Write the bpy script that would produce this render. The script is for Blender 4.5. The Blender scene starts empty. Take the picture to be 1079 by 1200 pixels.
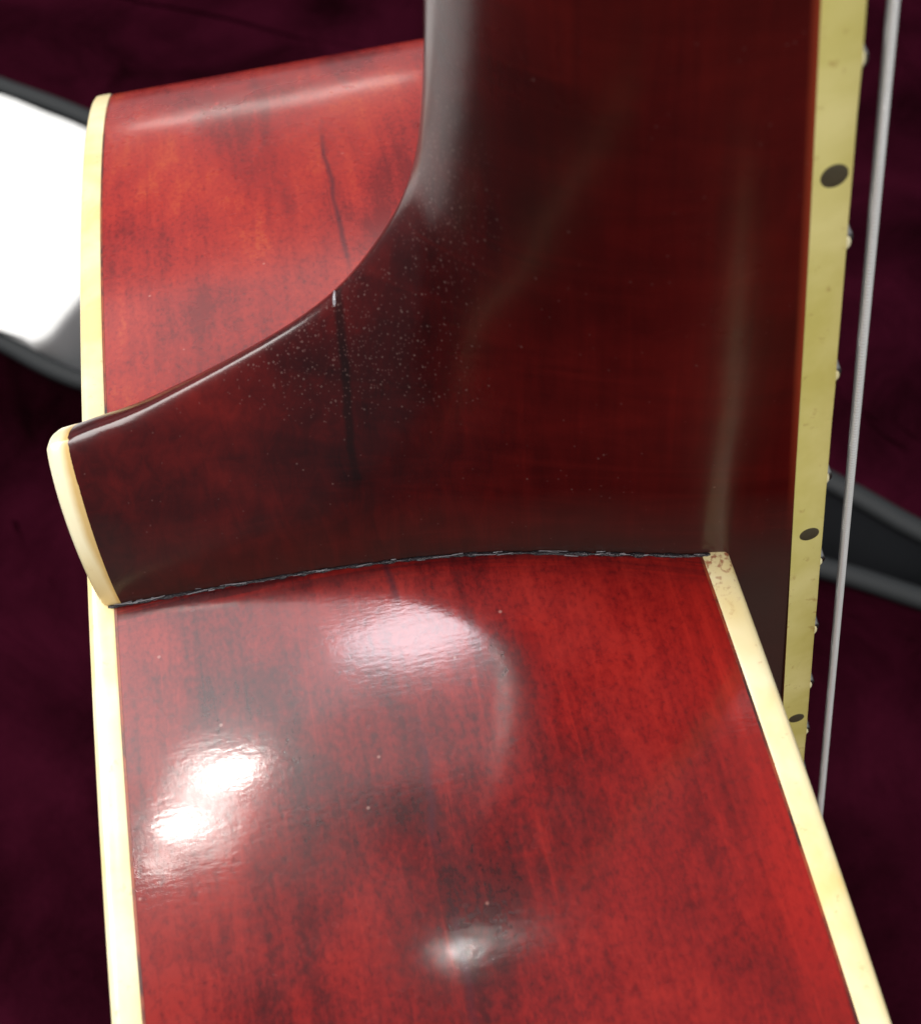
import bpy, bmesh, math, random
from mathutils import Vector, Matrix, noise

# ------------------------------------------------------------------ scene, camera, light
sc = bpy.context.scene
sc.render.engine = 'CYCLES'
MM = 0.001
LIFT = 450.0                       # millimetres from the floor to the body datum

def W(p):                          # guitar-body millimetres -> world metres
    return Vector((p[0]*MM, p[1]*MM, (p[2]+LIFT)*MM))

CAM = (-55.53, -128.871, 197.619)
RIGHT = Vector((0.9792, -0.1882, -0.0757)); UP = Vector((0.1954, 0.7752, 0.6007)); FWD = Vector((0.0544, 0.603, -0.7959))
FWD.normalize(); UP = (UP - FWD*UP.dot(FWD)).normalized(); RIGHT = FWD.cross(UP).normalized()
cd = bpy.data.cameras.new('camera'); cam = bpy.data.objects.new('camera', cd)
sc.collection.objects.link(cam)
m = Matrix((RIGHT, UP, -FWD)).transposed().to_4x4(); m.translation = W(CAM); cam.matrix_world = m
cd.sensor_fit = 'HORIZONTAL'; cd.sensor_width = 36; cd.lens = 1650.46/1079*36
cd.clip_start = 0.005; cd.clip_end = 50
cd.dof.use_dof = True; cd.dof.focus_distance = 0.205; cd.dof.aperture_fstop = 40
sc.camera = cam
sc.render.resolution_x = 920; sc.render.resolution_y = 1024

wd = bpy.data.worlds.new('World'); sc.world = wd; wd.use_nodes = True
wd.node_tree.nodes['Background'].inputs[0].default_value = (0.92, 0.95, 1.0, 1)
wd.node_tree.nodes['Background'].inputs[1].default_value = 0.17

def lamp(name, direction, dist, sx, sy, radiance, col=(1, .96, .9), target=(-55, -20, 40), shape='ELLIPSE', roll=0.):
    ld = bpy.data.lights.new(name, 'AREA'); ld.shape = shape; ld.size = sx; ld.size_y = sy
    area = sx*sy*(math.pi/4 if shape == 'ELLIPSE' else 1)
    ld.energy = radiance*math.pi*area; ld.color = col
    o = bpy.data.objects.new(name, ld); sc.collection.objects.link(o)
    t = W(target); d = Vector(direction).normalized(); o.location = t + d*dist
    o.rotation_euler = (d.to_track_quat('Z', 'Y').to_matrix() @ Matrix.Rotation(roll, 3, 'Z')).to_euler()
    return o
lamp('ceiling_lamp', (.0, .470, .88), 1.7, .18, .115, 12, (.97, .92, 1))
lamp('ceiling_lamp', (-.150, .350, .925), 1.7, .062, .036, 110)
lamp('ceiling_lamp', (-.192, .298, .935), 1.7, .048, .036, 120)
lamp('ceiling_lamp', (-.214, .252, .945), 1.7, .018, .06, 55)
lamp('ceiling_lamp', (-.175, .315, .93), 1.7, .08, .26, 10, roll=-.55)  # added faint streak joining the neighbouring lamp highlights
lamp('ceiling_lamp', (-.005, .078, .995), 1.7, .009, .010, 560)
lamp('ceiling_lamp', (.03, .082, .995), 1.7, .09, .03, 5)  # added faint wide glow extending the small highlight
lamp('sheen_panel', (-.10, .50, .86), 2.1, .95, .50, 1.2, (1, .95, .97), shape='RECTANGLE')  # added dim panel, reflected as sheen on the near rib
lamp('sheen_panel', (-.01, .46, .885), 2.3, 1.5, .85, .75, (1, .95, .97), shape='RECTANGLE')  # larger overlapping panel added to soften the edge of that sheen
lamp('back_fill', (-.56, .40, .73), 1.8, .9, .8, 11.5, (1, .98, .95), shape='RECTANGLE')  # added broad unseen source for the strong light from left and back
lamp('back_fill', (-.08, .80, .60), 2.4, .8, .45, .9, (1, .97, .95), shape='RECTANGLE')  # added soft fill for the sheen on the far rib
lamp('back_fill', (-.02, .99, .11), 3.0, .6, .02, 14, (1, .95, .88), shape='RECTANGLE')  # added thin strip that gives the far rib its streak highlight
lamp('front_fill', (.27, -.79, .55), 1.4, .55, .55, 9, (1, .97, .92))  # added fill from the camera side for string and board binding

vs = sc.view_settings
vs.view_transform = 'Standard'; vs.look = 'None'; vs.exposure = 0.8; vs.gamma = 1.0; vs.use_curve_mapping = False

# ------------------------------------------------------------------ helpers
def tag(o, label=None, cat=None, group=None, kind=None):
    if label: o['label'] = label
    if cat: o['category'] = cat
    if group: o['group'] = group
    if kind: o['kind'] = kind
    return o

def empty(name, origin):
    o = bpy.data.objects.new(name, None); sc.collection.objects.link(o)
    o.location = W(origin); o['_ox'] = origin[0]; o['_oy'] = origin[1]; o['_oz'] = origin[2]
    o.empty_display_size = .02
    return o

def origin_of(root):
    while root.parent: root = root.parent
    return (root['_ox'], root['_oy'], root['_oz'])

def mesh_obj(name, verts, faces, mat, parent=None, smooth=True, sharp=None):
    """verts in guitar-body millimetres; child meshes share their thing's origin"""
    me = bpy.data.meshes.new(name)
    if parent: ox = origin_of(parent)
    else: ox = (0, 0, -LIFT)
    me.from_pydata([((v[0]-ox[0])*MM, (v[1]-ox[1])*MM, (v[2]-ox[2])*MM) for v in verts], [], faces)
    bm = bmesh.new(); bm.from_mesh(me)
    bmesh.ops.remove_doubles(bm, verts=bm.verts, dist=1e-6)
    bmesh.ops.recalc_face_normals(bm, faces=bm.faces)
    bm.to_mesh(me); bm.free()
    if smooth: me.polygons.foreach_set('use_smooth', [True]*len(me.polygons))
    if sharp: me.set_sharp_from_angle(angle=math.radians(sharp))
    me.materials.append(mat); me.update()
    o = bpy.data.objects.new(name, me); sc.collection.objects.link(o)
    if parent: o.parent = parent
    return o

def grid(fn, nu, nv, close_u=False, close_v=False):
    vs_ = [fn(i, j) for i in range(nu) for j in range(nv)]; fs = []
    for i in range(nu if close_u else nu-1):
        for j in range(nv if close_v else nv-1):
            a, b = i % nu, (i+1) % nu; c, d = j % nv, (j+1) % nv
            fs.append((a*nv+c, b*nv+c, b*nv+d, a*nv+d))
    return vs_, fs

def smooth01(t):
    t = max(0., min(1., t)); return t*t*(3-2*t)

def table(x, tab):
    if x <= tab[0][0]: return tab[0][1]
    for (a, fa), (b, fb) in zip(tab, tab[1:]):
        if x <= b: return fa+(fb-fa)*(x-a)/(b-a)
    return tab[-1][1]

def catmull(pts, n):
    out = []
    for i in range(len(pts)-1):
        p0 = pts[max(i-1, 0)]; p1 = pts[i]; p2 = pts[i+1]; p3 = pts[min(i+2, len(pts)-1)]
        for k in range(n):
            t = k/n
            out.append(tuple(.5*((2*b)+(-a+c)*t+(2*a-5*b+4*c-d)*t*t+(-a+3*b-3*c+d)*t**3) for a, b, c, d in zip(p0, p1, p2, p3)))
    out.append(tuple(pts[-1])); return out

TILT = 0.0787; CT, ST = math.cos(TILT), math.sin(TILT)
def N2B(p):                        # neck frame (fretboard glue plane x = 0, 14th fret z = 0) -> body frame
    return (p[0]*CT-p[2]*ST, p[1], p[0]*ST+p[2]*CT)

# ------------------------------------------------------------------ materials
class NT:
    def __init__(s, name):
        s.m = bpy.data.materials.new(name); s.m.use_nodes = True; s.t = s.m.node_tree; s.n = s.t.nodes; s.l = s.t.links
        s.b = s.n['Principled BSDF']; s.tc = s.n.new('ShaderNodeTexCoord')
    def map(s, scale, loc=(0, 0, 0), rot=(0, 0, 0)):
        k = s.n.new('ShaderNodeMapping'); s.l.new(s.tc.outputs['Object'], k.inputs[0])
        k.inputs['Scale'].default_value = scale; k.inputs['Location'].default_value = loc; k.inputs['Rotation'].default_value = rot
        return k.outputs[0]
    def noise(s, vec, scale=1, detail=4, rough=.55, dist=0.):
        k = s.n.new('ShaderNodeTexNoise'); s.l.new(vec, k.inputs['Vector']); k.inputs['Scale'].default_value = scale
        k.inputs['Detail'].default_value = detail; k.inputs['Roughness'].default_value = rough; k.inputs['Distortion'].default_value = dist
        return k.outputs['Fac']
    def voronoi(s, vec, scale=1, feature='F1'):
        k = s.n.new('ShaderNodeTexVoronoi'); s.l.new(vec, k.inputs['Vector']); k.inputs['Scale'].default_value = scale; k.feature = feature
        return k
    def ramp(s, fac, stops, interp='LINEAR'):
        k = s.n.new('ShaderNodeValToRGB'); s.l.new(fac, k.inputs[0]); e = k.color_ramp.elements; k.color_ramp.interpolation = interp
        while len(e) < len(stops): e.new(.5)
        for x, (p, c) in zip(e, stops):
            x.position = p; x.color = (c, c, c, 1) if isinstance(c, (int, float)) else (*c, 1)
        return k.outputs[0]
    def math(s, op, a, b=None, c=None):
        k = s.n.new('ShaderNodeMath'); k.operation = op
        for i, v in enumerate((a, b, c)):
            if v is None: continue
            if isinstance(v, (int, float)): k.inputs[i].default_value = v
            else: s.l.new(v, k.inputs[i])
        return k.outputs[0]
    def mix(s, fac, a, b, blend='MIX'):
        k = s.n.new('ShaderNodeMix'); k.data_type = 'RGBA'; k.blend_type = blend
        for i, v in ((0, fac), (6, a), (7, b)):
            if isinstance(v, (int, float)): k.inputs[i].default_value = v
            elif isinstance(v, tuple): k.inputs[i].default_value = (*v, 1)
            else: s.l.new(v, k.inputs[i])
        return k.outputs[2]
    def xyz(s):
        k = s.n.new('ShaderNodeSeparateXYZ'); s.l.new(s.map((1000, 1000, 1000)), k.inputs[0]); return k.outputs
    def bump(s, h, strength=.1, dist=.0002, nrm=None):
        k = s.n.new('ShaderNodeBump'); s.l.new(h, k.inputs['Height']); k.inputs['Strength'].default_value = strength
        k.inputs['Distance'].default_value = dist
        if nrm: s.l.new(nrm, k.inputs['Normal'])
        return k.outputs[0]
    def set(s, **kw):
        for k, v in kw.items():
            i = s.b.inputs[k.replace('_', ' ')]
            if isinstance(v, (int, float)): i.default_value = v
            elif isinstance(v, tuple): i.default_value = (*v, 1) if i.type == 'RGBA' else v
            else: s.l.new(v, i)
        return s.m

def K(f): return (f*1000,)*3

def red_lacquer(name, near):
    t = NT(name); X = t.xyz()
    big = t.noise(t.map((42, 30, 40), (1.3 if near else 4.1, .2, 0)), 1, 3, .55, .4)
    mid = t.noise(t.map((280, 48, 60)), 1, 4, .65, .7)
    fine = t.noise(t.map((1400, 900, 900)), 1, 3, .7, .2)
    streak = t.noise(t.map((620, 22, 60)), 1, 4, .6, .8)
    f = t.math('ADD', t.math('MULTIPLY', big, .46), t.math('MULTIPLY', mid, .20))
    f = t.math('ADD', f, t.math('ADD', t.math('MULTIPLY', fine, .22), t.math('MULTIPLY', streak, .12)))
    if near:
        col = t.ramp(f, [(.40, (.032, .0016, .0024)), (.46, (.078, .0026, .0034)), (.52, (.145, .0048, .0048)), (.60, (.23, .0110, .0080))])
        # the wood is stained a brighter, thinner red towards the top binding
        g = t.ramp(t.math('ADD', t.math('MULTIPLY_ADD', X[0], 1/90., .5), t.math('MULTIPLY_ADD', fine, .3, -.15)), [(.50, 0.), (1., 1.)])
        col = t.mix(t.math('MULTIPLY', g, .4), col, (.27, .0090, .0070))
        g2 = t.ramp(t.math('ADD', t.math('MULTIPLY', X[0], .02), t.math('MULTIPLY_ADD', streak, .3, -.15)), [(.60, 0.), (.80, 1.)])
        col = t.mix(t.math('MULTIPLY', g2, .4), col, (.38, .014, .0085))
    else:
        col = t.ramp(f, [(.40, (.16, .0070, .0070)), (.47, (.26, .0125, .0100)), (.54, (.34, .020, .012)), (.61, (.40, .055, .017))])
    dark = t.ramp(fine, [(.28, 1.), (.46, 0.)])
    col = t.mix(t.math('MULTIPLY', dark, .28), col, (.040, .0028, .0045))
    lite = t.ramp(streak, [(.62, 0.), (.74, 1.)])
    col = t.mix(t.math('MULTIPLY', lite, .35), col, (.30, .014, .009))
    dk = t.ramp(streak, [(.26, 1.), (.36, 0.)])
    col = t.mix(t.math('MULTIPLY', dk, .3), col, (.035, .003, .005))
    # thin hairline joint along the middle of the rib
    wob = t.noise(t.map((0, 60, 0)), 1, 2, .5)
    if near:
        ln = t.math('ABSOLUTE', t.math('ADD', t.math('ADD', X[0], 2.5), t.math('MULTIPLY_ADD', wob, 5., -2.5)))
        gate = t.ramp(t.noise(t.map((0, 45, 0), (0, 7, 0)), 1, 2), [(.42, 0.), (.52, 1.)])
    else:
        ln = t.math('ABSOLUTE', t.math('ADD', t.math('ADD', X[0], -1.), t.math('MULTIPLY_ADD', wob, 2., -1.)))
        gate = t.ramp(t.math('MULTIPLY', X[1], .01), [(.42, 0.), (.5, 1.), (.82, 1.), (.9, 0.)])
    lm = t.math('MULTIPLY', t.ramp(ln, [(.10, 1.), (.7, 0.)]), gate)
    col = t.mix(t.math('MULTIPLY', lm, .7), col, (.05, .006, .012))
    if near:   # old scraped streaks of dark glue along the heel joint
        bend = t.math('MAXIMUM', t.math('ADD', X[0], 12.), 0.)
        yy = t.math('ADD', X[1], t.math('MULTIPLY', t.math('MULTIPLY', bend, bend), .0040))
        cmb = t.n.new('ShaderNodeCombineXYZ'); t.l.new(t.math('MULTIPLY', X[0], .035), cmb.inputs[0]); t.l.new(t.math('MULTIPLY', yy, .9), cmb.inputs[1])
        sm = t.noise(cmb.outputs[0], 1, 4, .65, .5)
        zone = t.ramp(t.math('MULTIPLY_ADD', yy, .05, 1.), [(-.0, 0.), (.27, 1.)])
        sm = t.math('MULTIPLY', t.ramp(sm, [(.40, 0.), (.56, 1.)]), zone)
        col = t.mix(t.math('MULTIPLY', sm, .9), col, (.018, .003, .005))
    # dust nibs caught in the finish
    v = t.voronoi(t.map(K(.42), (.3, 0, 0))); nib = t.ramp(v.outputs['Distance'], [(.07, 1.), (.12, 0.)])
    sel = t.n.new('ShaderNodeSeparateColor'); t.l.new(v.outputs['Color'], sel.inputs[0])
    nib = t.math('MULTIPLY', nib, t.math('GREATER_THAN', sel.outputs[0], .95))
    col = t.mix(t.math('MULTIPLY', nib, .3), col, (.55, .33, .28))
    wave = t.noise(t.map((30, 22, 30), (0, 2, 0)), 1, 2, .4)
    peel = t.noise(t.map((520, 1500, 800)), 1, 2, .5)
    n = t.bump(wave, .26, .0010); n = t.bump(peel, .13, .00005, n); n = t.bump(fine, .10, .00004, n)
    if not near: n = t.bump(wave, .3, .0010)
    rough = t.ramp(t.noise(t.map(K(.06)), 1, 4), [(.3, .20), (.7, .34)])
    return t.set(Base_Color=col, Roughness=rough, Normal=n, Specular_IOR_Level=.22, Coat_Weight=.7, Coat_Roughness=.09 if near else .14, Coat_Normal=n)

def mahogany(name):
    t = NT(name); X = t.xyz()
    big = t.noise(t.map(K(.03), (2, 5, 1)), 1, 3, .6, .5)
    grain = t.noise(t.map((420, 420, 22), rot=(0, .35, 0)), 1, 4, .7, .8)
    fig = t.noise(t.map((50, 50, 160), (0, 0, 3), rot=(0, .5, 0)), 1, 4, .6, 1.)
    f = t.math('ADD', t.math('MULTIPLY', big, .5), t.math('ADD', t.math('MULTIPLY', grain, .25), t.math('MULTIPLY', fig, .25)))
    col = t.ramp(f, [(.36, (.013, .0010, .0016)), (.47, (.034, .0017, .0022)), (.56, (.062, .0029, .0030)), (.68, (.110, .0055, .0044))])
    # thinner, redder stain towards the fingerboard edge
    g = t.ramp(t.math('MULTIPLY_ADD', X[0], 1/110., .45), [(.45, 0.), (.95, 1.)])
    col = t.mix(t.math('MULTIPLY', g, .40), col, (.085, .0052, .0032))
    # long red streaks of figure running down the heel
    stk = t.noise(t.map((16, 16, 260), (4, 0, 0), rot=(0, .75, 0)), 1, 4, .65, 1.2)
    col = t.mix(t.math('MULTIPLY', t.ramp(stk, [(.52, 0.), (.70, 1.)]), .16), col, (.115, .0075, .006))
    # red lacquer bleeding out along the board edge
    xn = t.math('ADD', t.math('MULTIPLY', t.math('SUBTRACT', X[0], 54.), CT), t.math('MULTIPLY', t.math('SUBTRACT', X[2], 409.), ST))
    ed = t.math('MULTIPLY', t.ramp(t.math('MULTIPLY_ADD', xn, .25, .8), [(.72, 0.), (.93, 1.)]), t.ramp(t.math('MULTIPLY_ADD', X[2], .01, -4.5), [(0., 0.), (.35, 1.)]))
    col = t.mix(t.math('MULTIPLY', ed, .8), col, (.30, .045, .018))
    lowz = t.ramp(t.math('MULTIPLY_ADD', t.math('ADD', X[2], t.math('MULTIPLY', big, 16.)), .02, -8.9), [(.0, 1.), (.5, 0.)])  # brown wood below the body joint, lightened by a painted binding reflection
    col = t.mix(t.math('MULTIPLY', lowz, .8), col, (.058, .040, .033))
    # heel lamination joint: an irregular dark hairline
    wob = t.noise(t.map((0, 0, 90)), 1, 3, .6)
    s = t.math('ADD', X[0], t.math('MULTIPLY', t.math('SUBTRACT', X[2], 494.), -.115))
    ln = t.math('ABSOLUTE', t.math('ADD', t.math('SUBTRACT', s, -.8), t.math('MULTIPLY_ADD', wob, 2.4, -1.2)))
    gate = t.ramp(t.math('MULTIPLY_ADD', X[2], .01, -4.4), [(.17, 0.), (.30, 1.)])
    lm = t.math('MULTIPLY', t.ramp(ln, [(.30, 1.), (.75, 0.)]), gate)
    col = t.mix(t.math('MULTIPLY', lm, .65), col, (.002, .001, .001))
    # pale dust and polish residue gathered in patches
    v = t.voronoi(t.map(K(1.5), (.7, .1, .2))); nib = t.ramp(v.outputs['Distance'], [(.14, 1.), (.30, 0.)])
    sel = t.n.new('ShaderNodeSeparateColor'); t.l.new(v.outputs['Color'], sel.inputs[0])
    def ball(cx, cz, rx, rz):
        a = t.math('DIVIDE', t.math('SUBTRACT', X[0], cx), rx); b = t.math('DIVIDE', t.math('SUBTRACT', X[2], cz), rz)
        return t.ramp(t.math('SQRT', t.math('ADD', t.math('MULTIPLY', a, a), t.math('MULTIPLY', b, b))), [(.2, 1.), (1., 0.)])
    area = t.math('MAXIMUM', ball(-4, 482., 20, 12), t.math('MAXIMUM', ball(10, 506., 8, 22), .02))
    nib = t.math('MULTIPLY', nib, t.math('GREATER_THAN', sel.outputs[0], t.math('MULTIPLY_ADD', area, -.36, 1.0)))
    v2 = t.voronoi(t.map(K(2.9), (.2, .4, .2))); nb2 = t.ramp(v2.outputs['Distance'], [(.20, 1.), (.45, 0.)])
    se2 = t.n.new('ShaderNodeSeparateColor'); t.l.new(v2.outputs['Color'], se2.inputs[0])
    nb2 = t.math('MULTIPLY', nb2, t.math('GREATER_THAN', se2.outputs[0], t.math('MULTIPLY_ADD', area, -.36, 1.0)))
    col = t.mix(t.math('MULTIPLY', nb2, .2), col, (.25, .13, .12))
    col = t.mix(t.math('MULTIPLY', nib, .24), col, (.28, .18, .16))
    peel = t.noise(t.map(K(.35)), 1, 3, .5)
    n = t.bump(peel, .25, .00009); n = t.bump(lm, -.5, .0004, n)
    rough = t.ramp(t.noise(t.map(K(.05)), 1, 4), [(.3, .24), (.7, .36)])
    return t.set(Base_Color=col, Roughness=rough, Normal=n, Specular_IOR_Level=.12, Coat_Weight=.42, Coat_Roughness=.18, Coat_Normal=n)

def celluloid(name, a, b, stain, stain_amt=.5, rough=.3, extra=None):
    t = NT(name)
    f = t.noise(t.map((60, 60, 60)), 1, 4, .6, .3)
    col = t.mix(t.ramp(f, [(.35, 0.), (.68, 1.)]), a, b)
    st = t.ramp(t.noise(t.map(K(.5), (5, 2, 1)), 1, 4, .65), [(.62, 0.), (.74, 1.)])
    col = t.mix(t.math('MULTIPLY', st, stain_amt), col, stain)
    X = t.xyz()
    if extra == 'corner':      # red lacquer specks on the end of the strip beside the heel
        z = t.math('MULTIPLY', t.ramp(t.math('MULTIPLY_ADD', X[1], .02, 1.), [(.30, 0.), (.49, 1.)]), t.math('MULTIPLY', t.math('LESS_THAN', X[1], -10.), t.math('GREATER_THAN', X[0], 0.)))
        sp = t.ramp(t.math('ADD', t.noise(t.map(K(1.1)), 1, 3, .6), t.math('MULTIPLY', z, .10)), [(.60, 0.), (.70, 1.)])
        col = t.mix(t.math('MULTIPLY', t.math('MULTIPLY', sp, z), .85), col, (.30, .03, .012))
    if extra == 'cap':         # amber ageing along the glue edge; shaded lower end painted browner
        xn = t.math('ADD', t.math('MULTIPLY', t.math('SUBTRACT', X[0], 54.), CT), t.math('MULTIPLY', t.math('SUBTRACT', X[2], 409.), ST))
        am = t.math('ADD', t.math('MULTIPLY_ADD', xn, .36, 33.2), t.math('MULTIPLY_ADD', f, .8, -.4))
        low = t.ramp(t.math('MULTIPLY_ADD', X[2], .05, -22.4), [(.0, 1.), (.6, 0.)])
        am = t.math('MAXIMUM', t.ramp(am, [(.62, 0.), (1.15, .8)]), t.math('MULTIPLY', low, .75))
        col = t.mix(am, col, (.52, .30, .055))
    n = t.bump(t.noise(t.map(K(.4)), 1, 3), .25, .0001)
    return t.set(Base_Color=col, Roughness=rough, Normal=n, Subsurface_Weight=.0, Coat_Weight=.3, Coat_Roughness=.2)

def plain(name, col, rough=.5, var=.3, scale=.3, metallic=0., bump=.2):
    t = NT(name); f = t.noise(t.map(K(scale)), 1, 4, .6)
    c = t.mix(f, tuple(x*(1-var) for x in col), tuple(x*(1+var) for x in col))
    n = t.bump(t.noise(t.map(K(scale*3)), 1, 3), bump, .0002)
    return t.set(Base_Color=c, Roughness=rough, Metallic=metallic, Normal=n)

def plush(name):
    t = NT(name)
    f = t.noise(t.map((9, 9, 9)), 1, 4, .6, .6); g = t.noise(t.map(K(.8)), 1, 4, .7)
    c = t.mix(t.ramp(t.math('ADD', t.math('MULTIPLY', f, .7), t.math('MULTIPLY', g, .3)), [(.35, 0.), (.65, 1.)]), (.0055, .0008, .0018), (.036, .0034, .0105))
    n = t.bump(g, .8, .001); n = t.bump(f, .6, .02, n)
    return t.set(Base_Color=c, Roughness=.9, Normal=n, Specular_IOR_Level=.0, Sheen_Weight=.0, Sheen_Roughness=.4, Sheen_Tint=(.55, .10, .28))

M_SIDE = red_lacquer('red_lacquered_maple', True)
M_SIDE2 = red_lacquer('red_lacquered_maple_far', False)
M_NECK = mahogany('dark_mahogany')
M_BIND = celluloid('cream_binding', (.78, .60, .26), (.88, .79, .52), (.45, .20, .06), .45, extra='corner')
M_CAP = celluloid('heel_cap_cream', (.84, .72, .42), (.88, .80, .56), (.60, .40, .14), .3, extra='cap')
M_FBIND = celluloid('yellow_binding', (.66, .58, .17), (.84, .75, .31), (.42, .26, .07), .7)
_p = NT('dark_purfling'); _f = _p.noise(_p.map((90, 90, 90), (3, 1, 2)), 1, 4, .7)
M_NIB = celluloid('nib_cream', (.70, .62, .34), (.76, .70, .46), (.4, .3, .12), .4, .65)
M_NIB.node_tree.nodes['Principled BSDF'].inputs['Coat Weight'].default_value = 0.
M_PURF = _p.set(Base_Color=_p.ramp(_f, [(.36, (.018, .007, .008)), (.46, (.09, .014, .008)), (.56, (.28, .05, .015))]), Roughness=.4)
M_PLATE = plain('red_plate', (.22, .014, .012), .3, .3, .05)
M_BOARD = plain('rosewood', (.020, .012, .009), .5)
M_DOT = plain('tortoise_dot', (.075, .062, .038), .35, .25, 1.)
M_FRET = plain('fret_nickel', (.62, .60, .56), .28, .1, 1., 1.)
M_STRING = plain('wound_nickel', (.97, .97, .96), .22, .02, 1., .45, .05)
M_GLUE = plain('dark_glue', (.020, .016, .020), .16, .6, 1.2, 0., 1.)
M_FLAKE = plain('pale_lacquer_flake', (.26, .24, .26), .22, .7, 1., 0., .5)
M_PLUSH = plush('burgundy_plush')
M_TOLEX = plain('charcoal_tolex', (.020, .022, .026), .55, .3, .5, 0., .6)
M_PIPE = plain('grey_piping', (.009, .011, .0125), .75, .25, .5, 0., .5)
M_CLOTH = plain('white_cloth', (.86, .86, .84), .9, .03, .1)
M_FLOOR = plain('dark_carpet', (.030, .028, .030), .95, .4, .6, 0., .8)

# ------------------------------------------------------------------ floor
mesh_obj('floor', [(-2500, -2500, -450), (2500, -2500, -450), (2500, 3500, -450), (-2500, 3500, -450)], [(0, 1, 2, 3)], M_FLOOR)['kind'] = 'structure'

# ------------------------------------------------------------------ guitar body
guitar = empty('guitar', (-54, 0, -409))
tag(guitar, 'red lacquered guitar with cream binding standing upright in the open case', 'guitar')

Z0, AE, HE, EX = 41.292, 143.0, 36.862, 2.1743
XB, XT, BW = -97.41, -10.87, 3.7
def rimz(y):
    s = min(abs(y)/AE, .9999); return Z0-HE*(1-(1-s**EX)**(1/EX))
half = [(y, rimz(y)) for y in [i*3.0 for i in range(0, 38)]]                       # y 0..111
half += [(y, rimz(y)) for y in (114, 117, 120, 123, 126, 129)]
tail = catmull([(126, rimz(126)), (129, rimz(129)), (142.5, 0), (146, -35), (136, -85), (122, -140), (125, -195), (160, -250), (195, -310), (198, -350), (170, -395), (95, -409), (0, -409)], 8)[9:]
half += tail
def side_strip(sign, xs, off=None):
    """rib surface following the outline; off[k] = outward offset of column k"""
    pts = [(sign*a, b) for a, b in half]; vs_ = []; n = len(pts)
    nr = []
    for i in range(n):
        p = pts[max(i-1, 0)]; q = pts[min(i+1, n-1)]
        dy, dz = q[0]-p[0], q[1]-p[1]; L = math.hypot(dy, dz) or 1
        a, b = (-dz/L, dy/L)
        if sign > 0: pass
        else: a, b = -a, -b
        if i == 0 or i == n-1: a = 0
        # outward = away from the middle of the body
        if a*pts[i][0]+b*(pts[i][1]+170) < 0: a, b = -a, -b
        nr.append((a, b))
    def fn(i, j):
        o = off[j] if off else 0
        return (xs[j], pts[i][0]+nr[i][0]*o, pts[i][1]+nr[i][1]*o)
    return grid(fn, n, len(xs))

for sgn, lab in ((-1, None), (1, None)):
    xs = [XB+BW+(XT-XB-2*BW)*k/30 for k in range(31)]
    v, f = side_strip(sgn, xs); s_ = mesh_obj('side', v, f, M_SIDE if sgn < 0 else M_SIDE2, guitar)
    s_['label'] = 'red lacquered side on the near shoulder' if sgn < 0 else 'red lacquered side behind the heel'
    for x0, dirn in ((XB, 1), (XT, -1)):
        # binding: rounded outer corner, a hair proud of the rib
        prof = [(x0+dirn*(BW), -.8), (x0+dirn*BW, .12), (x0+dirn*(BW-.3), .22), (x0+dirn*1.3, .22), (x0+dirn*.6, .10), (x0+dirn*.2, -.25), (x0, -.8), (x0, -3.5)]
        v, f = side_strip(sgn, [p[0] for p in prof], [p[1] for p in prof])
        mesh_obj('binding', v, f, M_BIND, guitar, sharp=50)
        pp = [(x0+dirn*(BW+.02), -.3), (x0+dirn*(BW+.02), .06), (x0+dirn*(BW+.35), .06), (x0+dirn*(BW+.38), -.3)]
        v, f = side_strip(sgn, [p[0] for p in pp], [p[1] for p in pp])
        mesh_obj('purfling', v, f, M_PURF, guitar, smooth=False)
def plate(name, x, bulge):
    full = [(a, b) for a, b in half]+[(-a, b) for a, b in reversed(half[1:-1])]
    cy, cz, n, R_ = 0, -170, len(full), 14
    def fn(i, j):
        t = 1-j/R_; y = cy+(full[i][0]*.994-cy)*t; z = cz+(full[i][1]-1-cz)*t
        return (x+bulge*smooth01((1-t)*1.4-.1), y, z)
    v, f = grid(fn, n, R_+1, close_u=True); mesh_obj(name, v, f, M_PLATE, guitar)
plate('back_plate', XB+.4, -14); plate('top_plate', XT-.4, 10)

# ------------------------------------------------------------------ neck and heel
RIDGE = catmull([(-40, 420), (40, 188), (56, 122), (61, 107), (64.3, 98), (66.3, 92), (67.4, 88), (68.7, 80.1), (72.7, 67.5), (76.3, 57.5), (80.6, 49.9), (89, 41.6), (96.2, 37.1), (109.2, 33.7), (117.2, 32.3), (140, 29.3), (180, 26), (300, 23)], 8)
_zz = [-40+i*.5 for i in range(681)]
_dd = [table(z, RIDGE) if z < 96.2 else 27+10.2*math.exp(-(z-96.2)/33.5) for z in _zz]
for _ in range(40):
    _dd = [_dd[0]]+[(_dd[i-1]+_dd[i]*2+_dd[i+1])/4 if _zz[i] > 69 else _dd[i] for i in range(1, 680)]+[_dd[-1]]
RIDGE = list(zip(_zz, _dd))
CAPX = 90.2
def _soft(tab, n, lo, it):
    a, b = tab[0][0], tab[-1][0]; xs = [a+(b-a)*i/n for i in range(n+1)]; ys = [table(x, tab) for x in xs]
    for _ in range(it): ys = [ys[0]]+[(ys[i-1]+2*ys[i]+ys[i+1])/4 for i in range(1, n)]+[ys[-1]]
    return list(zip(xs, ys))
def hw_board(z): return 25.5+(116-z)*.013
HW = catmull([(0, 26.4), (11, 25.3), (25, 21.6), (41, 17.7), (60, 15.5), (78, 14.8), (95, 14.4)], 8)
HW = _soft(HW, 190, 0, 60)
def ridge_z(x):                    # height of the heel ridge above a point x behind the board
    if x >= RIDGE[0][1]: return RIDGE[0][0]
    for (za_, da), (zb2, db) in zip(RIDGE, RIDGE[1:]):
        if db <= x <= da: return za_+(zb2-za_)*(da-x)/(da-db)
    return 400.
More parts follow.
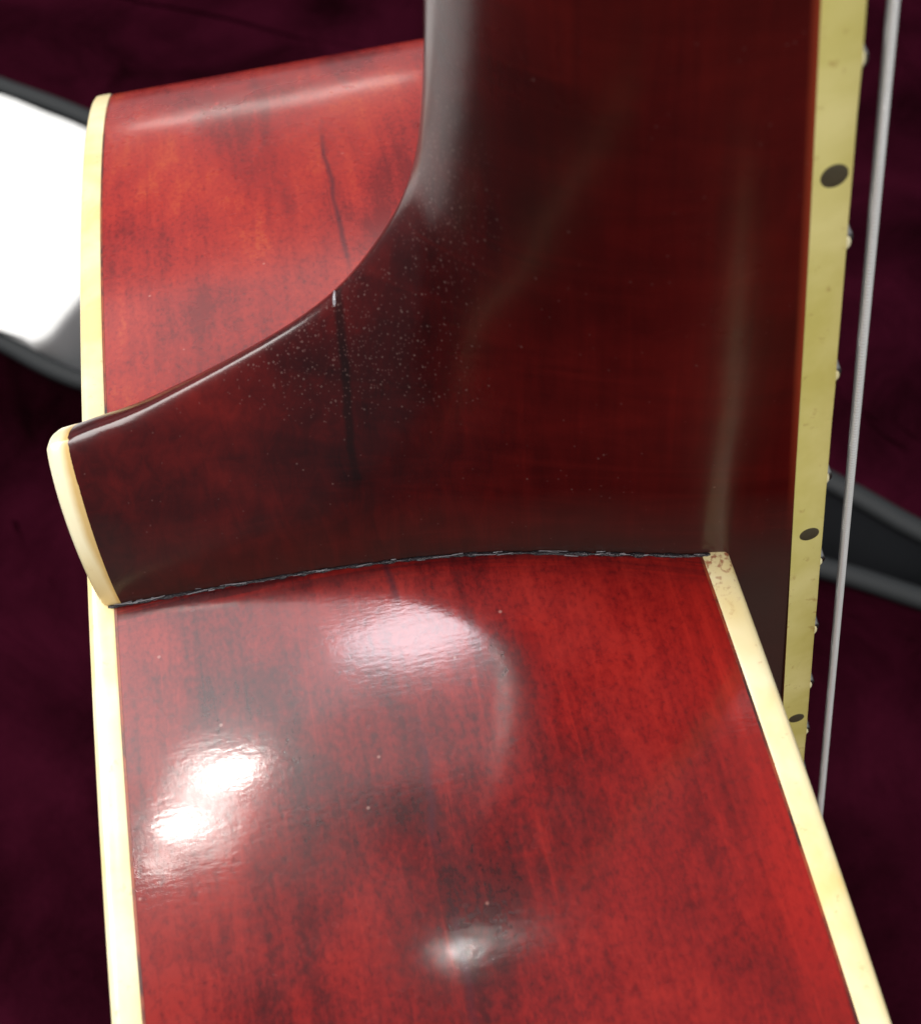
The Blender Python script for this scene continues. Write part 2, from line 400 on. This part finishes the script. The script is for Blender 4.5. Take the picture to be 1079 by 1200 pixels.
def seam_z(x): return 41.3+.079*x
KK = [(x, .0123*(x/31)**2.2 if x < 31 else 1/(ridge_z(x)-seam_z(x))) for x in [i*.5 for i in range(0, 190)]]
KK = [(KK[i][0], sum(KK[min(max(i+j, 0), len(KK)-1)][1] for j in range(-6, 7))/13) if 16 < KK[i][0] < 44 else KK[i] for i in range(len(KK))]
def half_width(x, z):
    d = table(z, RIDGE); s = smooth01((z-70)/(140-70))
    q = max(0., min(1., 1-(z-seam_z(x))*table(x, KK)))
    if x > d: q = 0.
    heel = table(x, HW)*max(0., 1-(1-q)**1.6)**.71
    heel *= 1-.055*smooth01((z-45)/35)*(1-math.exp(-x/8))
    nk = hw_board(z)*math.sqrt(max(0., 1-(x/d)**1.9))
    return min(heel*(1-s)+nk*s, 40) if x < d-1e-6 else 0.
zs = [-60, -30, 0, 20, 30, 36, 40]+[42+i*1.0 for i in range(0, 22)]+[64+i*.4 for i in range(0, 18)]+[71.5+i*1.2 for i in range(0, 40)]+[122, 128, 136, 146, 160, 180, 205, 235, 265, 300]
NU = 44
def neck_pt(i, j):
    z = zs[i]; xm = min(table(z, RIDGE), CAPX)
    k = abs(j-NU)/NU                  # 1 at the edges, 0 at the ridge
    u = 1-k
    x = xm*math.sin(u*math.pi/2)**1.15
    if u > .9999: x = xm
    w = half_width(x, z)
    y = -w if j < NU else w
    if j == NU: y = 0
    return N2B((-x+.7, y, z))
v, f = grid(neck_pt, len(zs), 2*NU+1)
neck = mesh_obj('neck', v, f, M_NECK, guitar, sharp=55)
neck['label'] = 'dark mahogany neck flowing into a deep curved heel'

# heel cap: shield-shaped plate on the end of the heel
ztop = ridge_z(CAPX); outl = []
for k in range(0, 37):
    z = 43+(ztop-43)*(1-(1-k/36)**2); outl.append((half_width(CAPX, z) if k < 36 else 0., z))
ring = [(-a, b) for a, b in outl]+[(a, b) for a, b in reversed(outl[:-1])]
lay = [(.7, .06), (-.2, .08), (-1.0, .02), (-1.6, -.25), (-2.0, -.8), (-2.2, -2.2), (-2.35, -5), (-2.4, -14)]
def cap_pt(i, j):
    y, z = ring[i]; dx, o = lay[j]
    a = ring[max(i-1, 0)]; b = ring[min(i+1, len(ring)-1)]; ty, tz = b[0]-a[0], b[1]-a[1]; L = math.hypot(ty, tz) or 1
    ny, nz = -tz/L, ty/L
    y2, z2 = y+ny*o, z+nz*o
    if o < 0 and y*y2 <= 0: y2 = 0
    if o < 0: z2 = max(min(z2, ztop+o*.9), 43) 
    bow = -.6*smooth01((z-46)/20)*(1 if j > 1 else 0)
    return N2B((-CAPX+dx+.4+bow, y2, z2))
v, f = grid(cap_pt, len(ring), len(lay))
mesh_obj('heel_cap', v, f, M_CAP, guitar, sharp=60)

# glue line where heel meets the rib: a lumpy thin bead
random.seed(4)
path = []
for k in range(0, 161):
    xb = -94.5+(-13.5+94.5)*k/160
    zn = (Z0-.4)*CT - xb*ST*1.0
    xn = xb*CT+(Z0)*ST
    y = -half_width(min(-xn, CAPX), zn)
    path.append((xb, y-.12, rimz(y)+.06))
def glue_pt(i, j):
    p = path[i]; a = 2*math.pi*j/8
    r = .26+.30*noise.noise(Vector((i*.35, 0, 3)))+.16*noise.noise(Vector((i*1.3, j*.8, 7)))
    r = max(.10, r)
    return (p[0], p[1]+r*1.2*math.cos(a), p[2]+r*.8*math.sin(a))
v, f = grid(glue_pt, len(path), 8, close_v=True)
mesh_obj('glue_line', v, f, M_GLUE, guitar)

# cracked lacquer: flakes along the joint, coloured pale to stand for glints
random.seed(11)
vs_, fs_ = [], []
for k in range(60):
    i = random.randrange(4, len(path)-2); p = path[i]; L = random.uniform(.4, 1.2)*random.choice((1, 1, 2, 3.5)); hgt = random.uniform(.06, .20)
    cx, cy, cz = p[0]+random.uniform(-.3, .3), p[1]-random.uniform(-.1, .55), p[2]+random.uniform(.12, .5); sl = (path[i+1][1]-path[i-1][1])/(path[i+1][0]-path[i-1][0])
    b0 = len(vs_); tw = random.uniform(-.15, .15)
    for sx, sy, sz in ((-1, -1, 0), (1, -.6, .1), (1.1, .7, .15), (-.8, 1, .1), (0, -.2, .5), (0, 0, -.6)):
        x = cx+sx*L*.5; vs_.append((x, cy+(x-cx)*(sl+tw)+sy*hgt*.5, cz+sz*hgt))
    for q in ((0, 1), (1, 2), (2, 3), (3, 0)): fs_.append((b0+q[0], b0+q[1], b0+4)); fs_.append((b0+q[1], b0+q[0], b0+5))
fl = mesh_obj('lacquer_glint_flakes', vs_, fs_, M_FLAKE, guitar, smooth=False); fl['kind'] = 'stuff'
# small chip where the lamination joint reaches the ridge
def chip_pt(i, j):
    t = i/6; a = 2*math.pi*j/8; r = .32*math.sin(math.pi*min(max(t, .06), .94))*(1+.4*noise.noise(Vector((i, j, 2))))
    zc = ridge_z(50.5)+.05-1.6*t*t; return N2B((-50.5+.7-.3*t+r*math.cos(a)*1.3, -2.8*t+.6, zc-.55*t+r*math.sin(a)))
v, f = grid(chip_pt, 7, 8, close_v=True); mesh_obj('chipped_edge', v, f, M_FLAKE, guitar)

# ------------------------------------------------------------------ fingerboard
def fr(n): return 348.8-628.65*(1-2**(-n/12))
XBOT, XTOP = .7, 5.0
fz = [-92, -70, -40, 0, 40, 80, 120, 160, 200, 250, 300]
def crown(t, z): return XTOP+1.2*(1-t*t)
def board_pt(i, j):
    z = fz[i]; w = hw_board(z)-.9; prof = [(XBOT, -1.), (XTOP-.05, -1.)]+[(crown(t, z)-.05, t) for t in (-.8, -.5, -.2, .2, .5, .8)]+[(XTOP-.05, 1.), (XBOT, 1.)]
    x, t = prof[j]; return N2B((x, t*w, z))
v, f = grid(board_pt, len(fz), 10, close_v=True)
nv = len(v); f += [tuple(range(10)), tuple(range(nv-10, nv))]
board = mesh_obj('fingerboard', v, f, M_BOARD, guitar, sharp=40)
for sg in (-1, 1):
    def bpt(i, j):
        z = -92+(300+92)*i/60; w = hw_board(z)
        prof = [(XBOT+.02, .88), (XBOT+.02, -.05), (XBOT+.3, 0), (XTOP-.45, 0.), (XTOP-.1, -.15), (XTOP, .45), (XTOP, .88)]
        x, o = prof[j]
        wob = .10*noise.noise(Vector((i*.7, sg, 0)))
        return N2B((x+(wob if j >= 3 else 0), sg*(w-o), z))
    v, f = grid(bpt, 61, 7, close_v=True)
    bd = mesh_obj('board_binding', v, f, M_FBIND, board, sharp=50)
    if sg < 0: bd['label'] = 'yellowed binding strip along the near fingerboard edge'
random.seed(8)
for n in range(3, 21):
    z = fr(n); w = hw_board(z)-.75
    def fpt(i, j):
        t = -1+2*i/10; a = math.pi*j/6
        x = crown(t, z)-.05+1.0*math.sin(a); return N2B((x, t*w, z-1.25*math.cos(a)))
    v, f = grid(fpt, 11, 7); f.append(tuple(range(7))); f.append(tuple(range(70, 77)))
    mesh_obj('fret', v, f, M_FRET, board)
    for sg in ((-1, 1) if n < 19 else (1,)):
        ax, az = .45+.25*random.random(), .8+.5*random.random(); off = random.uniform(-.4, .4)
        def npt(i, j):
            a = math.pi*i/5; b = 2*math.pi*j/8
            return N2B((XTOP-.05+ax*math.cos(a), sg*(w+.28+.38*math.sin(a)*math.cos(b)), z+off+az*math.sin(a)*math.sin(b)))
        v, f = grid(npt, 6, 8, close_v=True); mesh_obj('binding_nib', v, f, M_NIB, board)
for na, rr in ((8, 1.45), (11, 1.35), (14, 1.3), (6, 1.4), (4, 1.4)):
    z = (fr(na)+fr(na+1))/2-1.4; w = hw_board(z)
    def dpt(i, j):
        r = (rr, rr, rr*.92, 0)[i]; y = (.3, -.03, -.07, -.07)[i]; a = 2*math.pi*j/20
        return N2B(((XBOT+XTOP)/2+.25+r*math.cos(a), -w+y, z+r*math.sin(a)))
    v, f = grid(dpt, 4, 20, close_v=True); d_ = mesh_obj('side_dot', v, f, M_DOT, board, sharp=40)

# ------------------------------------------------------------------ low string, wound
NS = 6200; za, zb_ = -125., 300.
def spt(i, j):
    t = i/(NS-1); z = zb_+(za-zb_)*t; x = 9.0+(119.6-z)*.0142
    a = 2*math.pi*j/10
    r = .47+.17*math.sqrt(abs(math.sin(math.pi*z/.55+a/2)))
    return N2B((x+r*math.cos(a), -22+r*math.sin(a), z))
v, f = grid(spt, NS, 10, close_v=True)
st = mesh_obj('string', v, f, M_STRING, guitar); st['label'] = 'wound steel bass string running beside the fingerboard'

# ------------------------------------------------------------------ open case below
case = empty('guitar_case', (0, 300, -450))
tag(case, 'open hard guitar case lined with burgundy plush with grey edges', 'guitar case')
def tray(outline, z_rim, z_bot, name, inner_sign):
    """outline: closed (x, y) polygon; shell wall outside, plush bowl inside, piping on the rim"""
    cx = sum(p[0] for p in outline)/len(outline); cy = sum(p[1] for p in outline)/len(outline)
    n = len(outline)
    def inset(i, d):
        p = outline[i-1]; q = outline[(i+1) % n]; dx, dy = q[0]-p[0], q[1]-p[1]; L = math.hypot(dx, dy) or 1
        a, b = -dy/L, dx/L
        if a*(cx-outline[i][0])+b*(cy-outline[i][1]) < 0: a, b = -a, -b
        return outline[i][0]+a*d, outline[i][1]+b*d
    zr = lambda i: z_rim(outline[i]) if callable(z_rim) else z_rim
    # shell
    def sh(i, j):
        d = (0, 2, 10, 40)[j]; z = (zr(i), zr(i)-(zr(i)-z_bot)*.6, z_bot+6, z_bot+2)[j]
        x, y = inset(i, d); return (x, y, z)
    v, f = grid(sh, n, 4, close_u=True); shell = mesh_obj(name, v, f, M_TOLEX, case)
    ld = [6, 9, 14, 20, 34, 60, 100]; lz = [.0, .2, .5, .8, .95, 1., 1.]
    def li(i, j):
        if j < 7:
            x, y = inset(i, ld[j]); z = zr(i)-4+(z_bot+10-zr(i)+4)*lz[j]
        else:
            x0, y0 = inset(i, 100); t = (j-6)/14; x = x0+(cx-x0)*t; y = y0+(cy-y0)*t; z = z_bot+10
        if j > 1:
            k = noise.noise(Vector((x*.012, y*.012, 2)))*9+noise.noise(Vector((x*.03, y*.03, 5)))*4
            z += max(k, -7)*smooth01((j-3)/5)
            if j > 6: x += noise.noise(Vector((x*.02, y*.02, 9)))*3
        return (x, y, z)
    v, f = grid(li, n, 20, close_u=True); mesh_obj('lining', v, f, M_PLUSH, shell)
    def pi(i, j):
        a = 2*math.pi*j/10; x, y = inset(i, 2+5.5*math.cos(a)); return (x, y, zr(i)+4.5*math.sin(a))
    v, f = grid(pi, n, 10, close_u=True, close_v=True); mesh_obj('piping', v, f, M_PIPE, shell)
    return shell
def dense(ctrl, n=10, closed=True):
    """round-cornered polygon through control points"""
    out = []; m_ = len(ctrl)
    for i in range(m_):
        p0, p1, p2, p3 = (ctrl[(i+k-1) % m_] for k in range(4))
        for k in range(n):
            t = k/n
            # straight runs with softened corners
            a = tuple(.5*((2*b)+(-a+c)*t+(2*a-5*b+4*c-d)*t*t+(-a+3*b-3*c+d)*t**3) for a, b, c, d in zip(p0, p1, p2, p3))
            l = tuple(b+(c-b)*t for b, c in zip(p1, p2))
            out.append(tuple(.55*x+.45*y for x, y in zip(a, l)))
    return out
base = dense([(-430, 640), (-340, 566), (-249, 480), (-206, 438), (-80, 352), (40, 281), (142, 222), (181, 194), (290, 110), (400, 10), (470, -140), (470, -420), (250, -520), (-100, -540), (-420, -520), (-520, -380), (-540, 0), (-530, 400)], 8)
tray(base, -360, -450, 'case_base', 1)
lid = dense([(-480, 930), (-340, 796), (-251, 711), (-195, 659), (-80, 530), (40, 396), (157, 263), (191, 220), (235, 185), (300, 180), (420, 260), (620, 480), (760, 800), (760, 1150), (560, 1400), (100, 1500), (-350, 1420), (-540, 1150)], 8)
tray(lid, -352, -450, 'case_lid', 1)

cl = dense([(-1300, 1500), (-900, 1330), (-480, 922), (-340, 788), (-251, 705), (-190, 647), (-160, 595), (-175, 525), (-205, 482), (-228, 463), (-300, 532), (-420, 642), (-560, 640), (-600, 420), (-800, 250), (-1300, 250)], 8)
ccx = sum(p[0] for p in cl)/len(cl); ccy = sum(p[1] for p in cl)/len(cl)
def cloth_pt(i, j):
    t, z = ((1.0, -449), (1.005, -420), (1.005, -385), (1.0, -358), (.997, -353), (.99, -351), (.7, -352), (.4, -350), (.001, -350))[j]
    x = ccx+(cl[i][0]-ccx)*t; y = ccy+(cl[i][1]-ccy)*t
    return (x, y, z+4*noise.noise(Vector((x*.02, y*.02, 1))))
v, f = grid(cloth_pt, len(cl), 9, close_u=True)
tag(mesh_obj('white_cloth', v, f, M_CLOTH), 'bright white folded cloth wedged between the two grey case edges', 'cloth')
